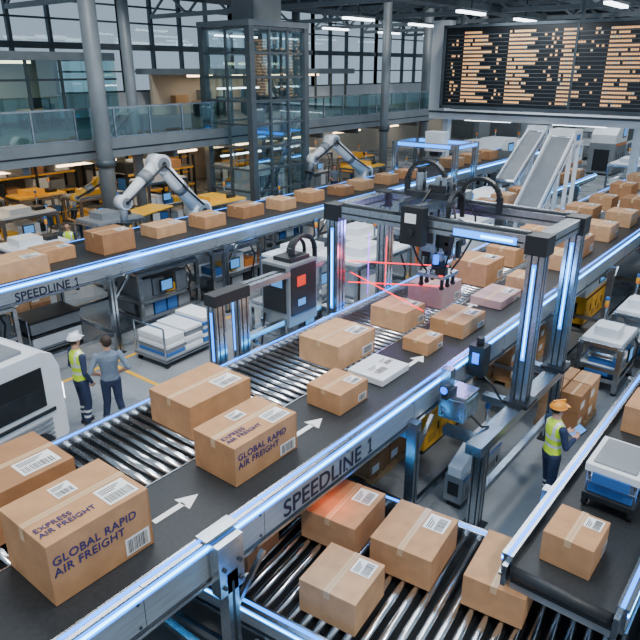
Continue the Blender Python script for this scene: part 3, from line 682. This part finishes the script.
for x in(5,8.5,11,14.5,24,27.5,30):
    at(mb,x,26.8,0,4.06)
    mb.bx(-.8,.8,-.4,.4,.7,.75,WOOD); mb.bx(-.76,-.7,-.36,.36,0,.7,DSTEEL); mb.bx(.7,.76,-.36,.36,0,.7,DSTEEL); mb.bx(-.3,.3,.1,.13,.85,1.2,BLACK); mb.bx(-.03,.03,.1,.16,.75,.9,BLACK)
    mb.bx(-.25,.25,-.9,-.45,.4,.48,DSTEEL); mb.bx(-.25,.25,-.95,-.9,.45,1.0,DSTEEL); mb.bx(-.04,.04,-.7,-.64,0,.4,DSTEEL)
mb.M=Matrix.Identity(4); mb.build('office_desks')
def rack(x,y,l,h=2.7,d=1.0):
    mb=at(MB(),x,y); rr=random.Random(int(x*19+y))
    for i in range(int(l/2)+1):
        for dy in(0,d): mb.bx(i*2-.05,i*2+.05,dy-.05,dy+.05,0,h,DSTEEL)
    for z in(.15,1.0,1.85):
        mb.bx(0,l,-.04,.04,z-.08,z,YELLOW); mb.bx(0,l,d-.04,d+.04,z-.08,z,GREYP); mb.bx(0,l,0,d,z,z+.02,GREYP)
        xx=.1
        while xx<l-.7:
            w=rr.uniform(.4,.75); hh=rr.uniform(.3,.65)
            if rr.random()<.8: mb.bx(xx,xx+w,.08,d-.1,z+.02,z+hh,[CARD,GREYP,DSTEEL,WHITE,YELLOW,BLUEP,GREYP,WHITE][rr.randrange(8)])
            xx+=w+.08
    mb.build('storage_rack',0)
for x in(4,11,18,26.5): rack(x,28.8,6)
for x in(4.5,17.5): rack(x,25.4,4,2.4)
sd=50
for x,y,l,m in((8.2,21.5,2,YELLOW),(11,22.6,2,WHITE),(14,22.6,2,YELLOW),(17,22.4,2,WHITE),(9.0,18.2,1.8,WHITE),(16.1,17.9,2,YELLOW),(11.2,17.4,1.6,GREYP),(18,16.6,1.6,WHITE),(6.3,18.6,2,YELLOW),
    (25.5,17.8,2,YELLOW),(28.5,17.3,2,GREYP),(24.0,22.6,2,GREYP),(28,23,2,WHITE),(31.5,22.5,2,YELLOW),(32.5,17.4,2,GREYP),(6.0,23,1.8,BLUEP),(13.2,25.6,2,YELLOW),(10.4,25.2,1.8,YELLOW)):
    module(x,y,l,1.2,1.5+(sd%3)*.25,0,m,sd); sd+=1
tug(13.0,17.9,.3,YELLOW); pallet(9.9,20.2,0,3); pallet(7.6,16.4,0,2); trolley(15.4,16.4,1.3,.8,0,'bins','parts_trolley')
arm('yellow_robot_arm',(13.9,20.6,0),(13.9,20.6,1.3),(13.0,20.6,2.6),(12.0,20.6,2.2),(11.9,20.6,1.8),.17,YELLOW)
arm('yellow_robot_arm',(8.4,19.9,0),(8.4,19.9,1.2),(7.6,19.9,2.5),(6.7,19.9,2.1),(6.6,19.9,1.7),.17,YELLOW)
for i,(x,y) in enumerate([(35,8),(36,12),(38,5),(40,16),(42,9),(45,12),(47,6),(35.4,15.6),(50,10.5),(38,18),(35.5,3),(43,3.5),(52,15),(55,8),(48,18)]):
    if i%2: cabinet(x,y,2.6,1.6,2.2+(i%3)*.5,0,[WHITE,GREYP,YELLOW,GREYP][i%4],accent=[BLUEP,ORANGE][i%2])
    else: module(x,y,2.8,1.6,2.0+(i%3)*.4,0,[WHITE,GREYP,WHITE][i%3],200+i)
mb=MB(); BX=30.0; by0,by1,bz0,bz1=3.5,16.2,4.7,8.2
mb.bx(BX,BX+.4,by0,by1,bz0,bz1,BOARDB); mb.bx(BX-.06,BX+.45,by0-.1,by1+.1,bz1,bz1+.12,STRUCT); mb.bx(BX-.06,BX+.45,by0-.1,by1+.1,bz0-.14,bz0,STRUCT); mb.bx(BX-.06,BX+.45,by1,by1+.14,bz0-.14,bz1+.12,STRUCT)
mb.bx(BX-.04,BX,9.9,10.0,bz0,bz1,STRUCT)
rr=random.Random(3)
rows=19; rh=(bz1-bz0-.3)/rows
for r_ in range(rows):
    z=bz0+.15+r_*rh
    mb.bx(BX-.012,BX-.004,by0+.1,by1-.1,z-.012,z,STRUCTL)
    y=by1-.35
    for gi,(gw,dens) in enumerate([(.5,.25),(1.5,.97),(.5,.2),(1.5,.97),(.7,.2),(1.1,.92),(.6,.12),(1.7,.97),(.6,.25),(1.5,.97),(.6,.25),(1.0,.9)]):
        yy=y; e=y-gw
        stop=e+(rr.random()*gw*.5 if gw>.9 else 0)
        while yy-.1>stop:
            if rr.random()<dens: mb.bx(BX-.02,BX-.008,yy-.088,yy,z+.04,z+rh-.045,BOARDT if rr.random()<.93 else BOARDW)
            yy-=.11
        y=e-.12
for y in(5,9.9,15.5): mb.bx(BX+.1,BX+.25,y-.06,y+.06,bz1+.1,RZ-1,STRUCT)
mb.build('flight_information_board')
mb=MB(); mb.bx(30.5,32,3,17.2,4.0,4.4,WALLW); mb.bx(30.45,30.5,3,17.2,4.3,4.4,STRUCT)
for y in(3.6,7.2,12.1,16.6): mb.bx(31.2,31.6,y-.15,y+.15,0,4.0,WALLW)
for y in(4.5,8.5,13): mb.bx(31,31.2,y,y+2.4,3.94,4.0,COOL)  # glowing strips added below the deck to brighten the bridge
mb.bx(30.6,31.2,16.4,17.3,4.4,8.6,WALLW); mb.build('service_bridge')

# ---------------------------------------------------------------- people
def capsule(V,F,p0,p1,r0,r1,n=14):
    p0=Vector(p0);p1=Vector(p1);d=(p1-p0)
    if d.length<1e-6: d=Vector((0,0,1e-4))
    dn=d.normalized(); up=Vector((0,0,1)) if abs(dn.z)<.9 else Vector((1,0,0)); a=dn.cross(up).normalized(); b=dn.cross(a).normalized()
    rings=[]
    for k in range(1,5): ph=-math.pi/2+k*math.pi/8; rings.append((p0+dn*r0*math.sin(ph),r0*math.cos(ph)))
    for k in range(0,4): ph=k*math.pi/8; rings.append((p1+dn*r1*math.sin(ph),r1*math.cos(ph)))
    o=len(V)
    for c,r in rings:
        for i in range(n): t=2*math.pi*i/n; V.append(tuple(c+a*r*math.cos(t)+b*r*math.sin(t)))
    for j in range(len(rings)-1):
        for i in range(n): F.append((o+j*n+i,o+j*n+(i+1)%n,o+(j+1)*n+(i+1)%n,o+(j+1)*n+i))
    F.append(tuple(o+i for i in range(n-1,-1,-1))); F.append(tuple(o+(len(rings)-1)*n+i for i in range(n)))
TOR=[(.84,.10,.155),(.95,.115,.172),(1.08,.105,.15),(1.2,.115,.158),(1.34,.125,.185),(1.43,.11,.195),(1.49,.075,.13),(1.53,.058,.065),(1.60,.052,.055)]
def person(name,loc,yaw,arms,legs,cl,head='helmet',hcol=None,look=0.,s=1.,prop=None):
    V=[];F=[];P=[]
    n=24;o=0
    for z,rx,ry in TOR:
        for i in range(n): t=2*math.pi*i/n; V.append((rx*math.cos(t),ry*math.sin(t),z))
    for j in range(len(TOR)-1):
        for i in range(n): F.append((j*n+i,j*n+(i+1)%n,(j+1)*n+(i+1)%n,(j+1)*n+i))
    F.append(tuple(range(n-1,-1,-1))); F.append(tuple((len(TOR)-1)*n+i for i in range(n)))
    def cap(p0,p1,r0,r1,tag): capsule(V,F,p0,p1,r0,r1); P.append((Vector(p0),Vector(p1),r0,r1,tag))
    for (hip,knee,ank,toe) in legs:
        cap(hip,knee,.098,.072,'trouser'); cap(knee,ank,.072,.056,'trouser')
        a=Vector(ank); t=Vector(toe); cap((a.x,a.y,a.z+.05),(a.x,a.y,a.z-.02),.055,.052,'boot'); cap((a.x,a.y,.05),t,.048,.042,'boot'); 
        h=a-(t-a)*.25; cap((h.x,h.y,.048),(a.x,a.y,.05),.045,.05,'boot')
    for side,(sh,el,wr,pn) in zip((1,-1),arms):
        sh,el,wr=Vector(sh),Vector(el),Vector(wr)
        cap(sh,el,.062,.046,'sleeve'); cap(el,wr,.046,.034,'fore')
        d=(wr-el).normalized(); pn=Vector(pn); pn=(pn-d*pn.dot(d)).normalized(); lat=d.cross(pn)
        for k in(-1,0,1): cap(wr+d*.01+lat*.012*k,wr+d*.085+lat*.024*k,.019,.015,'hand')
        for k,(ln,of) in enumerate(((.07,-.033),(.08,-.011),(.075,.011),(.058,.033))):
            b=wr+d*.088+lat*of; m=b+(d*.9+pn*.35).normalized()*ln*.55; e=m+(d*.4+pn*.9).normalized()*ln*.5
            cap(b-d*.02,m,.0105,.0095,'hand'); cap(m,e,.0095,.0085,'hand')
        b=wr+d*.03-lat*.025; m=b+(d*.6-lat*.8+pn*.3).normalized()*.04; e=m+(d*.85-lat*.2+pn*.4).normalized()*.03
        cap(b,m,.013,.011,'hand'); cap(m,e,.011,.0095,'hand')
    R=Matrix.Rotation(look,3,'Z')
    def h(p): return tuple(R@Vector(p))
    cap(h((-.022,0,1.70)),h((.018,0,1.70)),.088,.086,'head'); cap(h((.03,0,1.65)),h((.045,0,1.615)),.066,.042,'head')
    cap(h((.088,0,1.675)),h((.108,0,1.655)),.010,.014,'head')
    for sy in(-1,1): cap(h((-.005,sy*.088,1.655)),h((-.008,sy*.093,1.69)),.012,.015,'head')
    cap(h((-.02,0,1.5)),h((0,0,1.64)),.06,.055,'head')
    me=D.meshes.new('tmp'); me.from_pydata(V,[],F); ob=D.objects.new('tmp',me); S.collection.objects.link(ob)
    rm=ob.modifiers.new('R','REMESH'); rm.mode='VOXEL'; rm.voxel_size=.009
    sm=ob.modifiers.new('S','SMOOTH'); sm.factor=.5; sm.iterations=3
    dg=bpy.context.evaluated_depsgraph_get(); dg.update()
    m2=D.meshes.new_from_object(ob.evaluated_get(dg)); D.objects.remove(ob); 
    N=len(m2.polygons); C=np.zeros(N*3); m2.polygons.foreach_get('center',C); C=C.reshape(-1,3)
    best=np.full(N,1e9); tag=np.zeros(N,int); tags=['torso','trouser','boot','sleeve','fore','hand','head']
    tz=np.array([t[0] for t in TOR]); rx=np.interp(C[:,2],tz,[t[1] for t in TOR]); ry=np.interp(C[:,2],tz,[t[2] for t in TOR])
    dt=(np.sqrt((C[:,0]/rx)**2+(C[:,1]/ry)**2)-1)*np.minimum(rx,ry)+np.maximum(0,np.abs(C[:,2]-1.22)-.39)
    best=dt.copy()
    for p0,p1,r0,r1,tg in P:
        a=np.array(p0);b=np.array(p1)-a;L=max(b@b,1e-9); t=np.clip(((C-a)@b)/L,0,1)
        dd=np.linalg.norm(C-(a+t[:,None]*b),axis=1)-(r0+(r1-r0)*t)
        k=dd<best; best[k]=dd[k]; tag[k]=tags.index(tg)
    ml=[cl['top'],cl['trouser'],BLACK,cl['sleeve'],cl['fore'],SKIN,SKIN,REFL]
    for m in ml: m2.materials.append(m)
    mi=tag.copy(); z=C[:,2]
    mi[(tag==0)&(z<.96)]=1
    mi[(tag==0)&(z>1.53)]=6
    mi[(tag==6)&(z<1.535)]=0
    if cl.get('stripes'):
        mi[(mi==0)&(((z>1.08)&(z<1.13))|((z>1.22)&(z<1.27)))]=7
        mi[(mi==0)&(z>1.27)&(np.abs(np.abs(C[:,1])-.11)<.022)]=7
        mi[(tag==1)&(((z>.34)&(z<.385))|((z>.24)&(z<.28)))]=7
    m2.polygons.foreach_set('material_index',mi.astype(np.int32)); m2.polygons.foreach_set('use_smooth',np.ones(N,bool)); m2.update()
    body=D.objects.new(name,m2); S.collection.objects.link(body)
    mb=MB(); RM=Matrix.Rotation(look,4,'Z'); mb.M=RM
    for sy in(-1,1):
        mb.ell((.093,sy*.032,1.70),(.011,.015,.009),EYEW); mb.ell((.100,sy*.032,1.70),(.006,.007,.007),INK); mb.bx(.09,.1,sy*.032-.018,sy*.032+.018,1.717,1.723,HAIR)
    mb.ell((.092,0,1.622),(.008,.024,.006),LIPS)
    if head=='helmet':
        mb.ell((-.005,0,1.725),(.125,.108,.105),hcol,20,8,0.0); mb.cyl((-.005,0,1.722),(-.005,0,1.732),.13,hcol,20,.126)
        mb.bx(.09,.165,-.06,.06,1.722,1.732,hcol); mb.bx(-.1,.1,-.012,.012,1.8,1.84,hcol)
        mb.ell((-.03,0,1.69),(.085,.088,.07),HAIR)
    else:
        mb.ell((-.018,0,1.715),(.105,.1,.098),HAIR,20,8,-.15); mb.ell((-.045,0,1.69),(.075,.09,.085),HAIR)
    mb.M=Matrix.Identity(4)
    if prop: 
        c=Vector(prop); mb.M=Matrix.Translation(c)@Matrix.Rotation(-.6,4,'Y')
        mb.bx(-.12,.12,-.1,.1,-.008,.008,BLACK); mb.bx(-.11,.11,-.09,.09,.008,.01,SCREENB)
    ch=mb.build('head_details',0,parent=body,loc=(0,0,0))
    body.location=loc; body.rotation_euler=(0,0,yaw); body.scale=(s,s,s)
    return body
LEG=lambda y,kx=.03,ax=0.,ay=None:((0,y,.92),(kx,y*1.15,.5),(ax,(ay or y*1.3),.1),(ax+.15,(ay or y*1.3)*1.15,.045))
vest=dict(top=HIVIS,trouser=NAVY,sleeve=NAVY,fore=NAVY,stripes=True)
grey=dict(top=GREYF,trouser=NAVY,sleeve=GREYF,fore=SKIN)
person('warehouse_worker',(5.5,10.15,0),math.radians(-5),
   [((0,.2,1.43),(-.02,.27,1.15),(.12,.22,.93),(0,-1,0)),((0,-.2,1.43),(-.03,-.27,1.15),(.1,-.2,.92),(0,1,0))],[LEG(.09,.04,.02),LEG(-.09,.03,-.04)],vest,'helmet',WHITE,.2,1.06)
person('warehouse_worker',(5.88,9.76,0),math.radians(60),
   [((0,.2,1.43),(-.1,.33,1.17),(.1,.2,1.03),(.3,-1,0)),((0,-.2,1.43),(-.1,-.33,1.17),(.1,-.2,1.03),(.3,1,0))],[LEG(.09,.03,.03,.17),LEG(-.09,.03,-.02,-.17)],grey,'hair',None,.5,1.03)
person('warehouse_worker',(8.7,2.42,0),math.radians(-40),
   [((0,.2,1.43),(.05,.25,1.15),(.26,.12,1.2),(0,-.3,1)),((0,-.2,1.43),(.05,-.25,1.15),(.26,-.12,1.2),(0,.3,1))],[LEG(.09,.05,.08),LEG(-.09,.0,-.08)],vest,'helmet',HATO,0,1.0,prop=(.38,0,1.25))
person('warehouse_worker',(10.6,18.9,0),math.radians(-140),
   [((0,.2,1.43),(0,.25,1.15),(.1,.22,.92),(0,-1,0)),((0,-.2,1.43),(0,-.25,1.15),(.2,-.2,1.1),(0,1,0))],[LEG(.09),LEG(-.09,.05,.05)],vest,'hair',None)
person('warehouse_worker',(26.5,20.3,0),math.radians(-120),
   [((0,.2,1.43),(0,.25,1.15),(.1,.22,.92),(0,-1,0)),((0,-.2,1.43),(0,-.25,1.15),(.2,-.2,1.1),(0,1,0))],[LEG(.09),LEG(-.09,.05,.05)],grey,'hair',None)

# ---------------------------------------------------------------- lights
def area(loc,rot,sx,sy,e,col,name):
    l=D.lights.new(name,'AREA'); l.shape='RECTANGLE'; l.size=sx; l.size_y=sy; l.energy=e; l.color=col
    o=D.objects.new(name,l); S.collection.objects.link(o); o.location=loc; o.rotation_euler=rot; return o
area((7,9,9.5),(0,0,0),7,1.5,540,(.90,.95,1),'highbay_light')
area((5,3,9.5),(0,0,0),6,1.5,450,(.90,.95,1),'highbay_light')
area((16,5,8.8),(0,0,0),10,1.5,650,(.90,.95,1),'highbay_light')
area((15,14,8.8),(0,0,0),10,1.5,430,(.86,.94,1),'highbay_light')
area((28,12,8.6),(0,0,0),10,3,600,(.86,.94,1),'highbay_light')
area((40,10,8.5),(0,0,0),12,6,1000,(.84,.93,1),'highbay_light')
for x in(9,17,27): area((x,24.5,3.0),(0,0,0),7,4,150,(1,.80,.56),'mezzanine_light')
area((9,27,6.55),(0,0,0),12,3,240,(1,.85,.65),'office_light'); area((29,27.5,5.95),(0,0,0),10,3,150,(1,.85,.65),'office_light')
def pt(loc,e,col,r=.15):
    l=D.lights.new('led_glow','POINT'); l.energy=e; l.color=col; l.shadow_soft_size=r
    o=D.objects.new('led_lamp',l); S.collection.objects.link(o); o.location=loc
pt((9.6,6.2,3.6),26,(.30,.30,1)); pt((10.6,5.0,3.7),28,(.45,.3,1)); pt((8.9,6.3,3.3),7,(1,.12,.25)); pt((5.1,3.85,1.65),6,(1,.22,.08)); pt((9.2,3.4,3.0),20,(.12,.42,1))
for x,y in((1.5,3.2),(3.9,3.2),(6.2,3.2)): pt((x,y,2.0),7,(.08,.38,1))
for x in(5,9,13,17): pt((x,12.2,2.1),7,(.08,.38,1))
sun=D.lights.new('sun','SUN'); sun.energy=1.9; sun.angle=.12; sun.color=(1,.96,.90)
so=D.objects.new('sun_light',sun); S.collection.objects.link(so); so.rotation_euler=(math.radians(28),math.radians(-22),0)
w=D.worlds.new('World'); S.world=w; w.use_nodes=True; bg=w.node_tree.nodes['Background']; bg.inputs[0].default_value=(.64,.82,1,1); bg.inputs[1].default_value=.6

# ---------------------------------------------------------------- camera
cam=D.cameras.new('camera'); co=D.objects.new('camera',cam); S.collection.objects.link(co); S.camera=co
cam.sensor_width=36; cam.lens=635/640*36; cam.clip_end=300
F=Vector((.780*.9298,.625*.9298,-.3681)).normalized(); R=F.cross(Vector((0,0,1))).normalized(); U=R.cross(F)
co.matrix_world=Matrix(((R.x,U.x,-F.x,0),(R.y,U.y,-F.y,0),(R.z,U.z,-F.z,6.4),(0,0,0,1)))
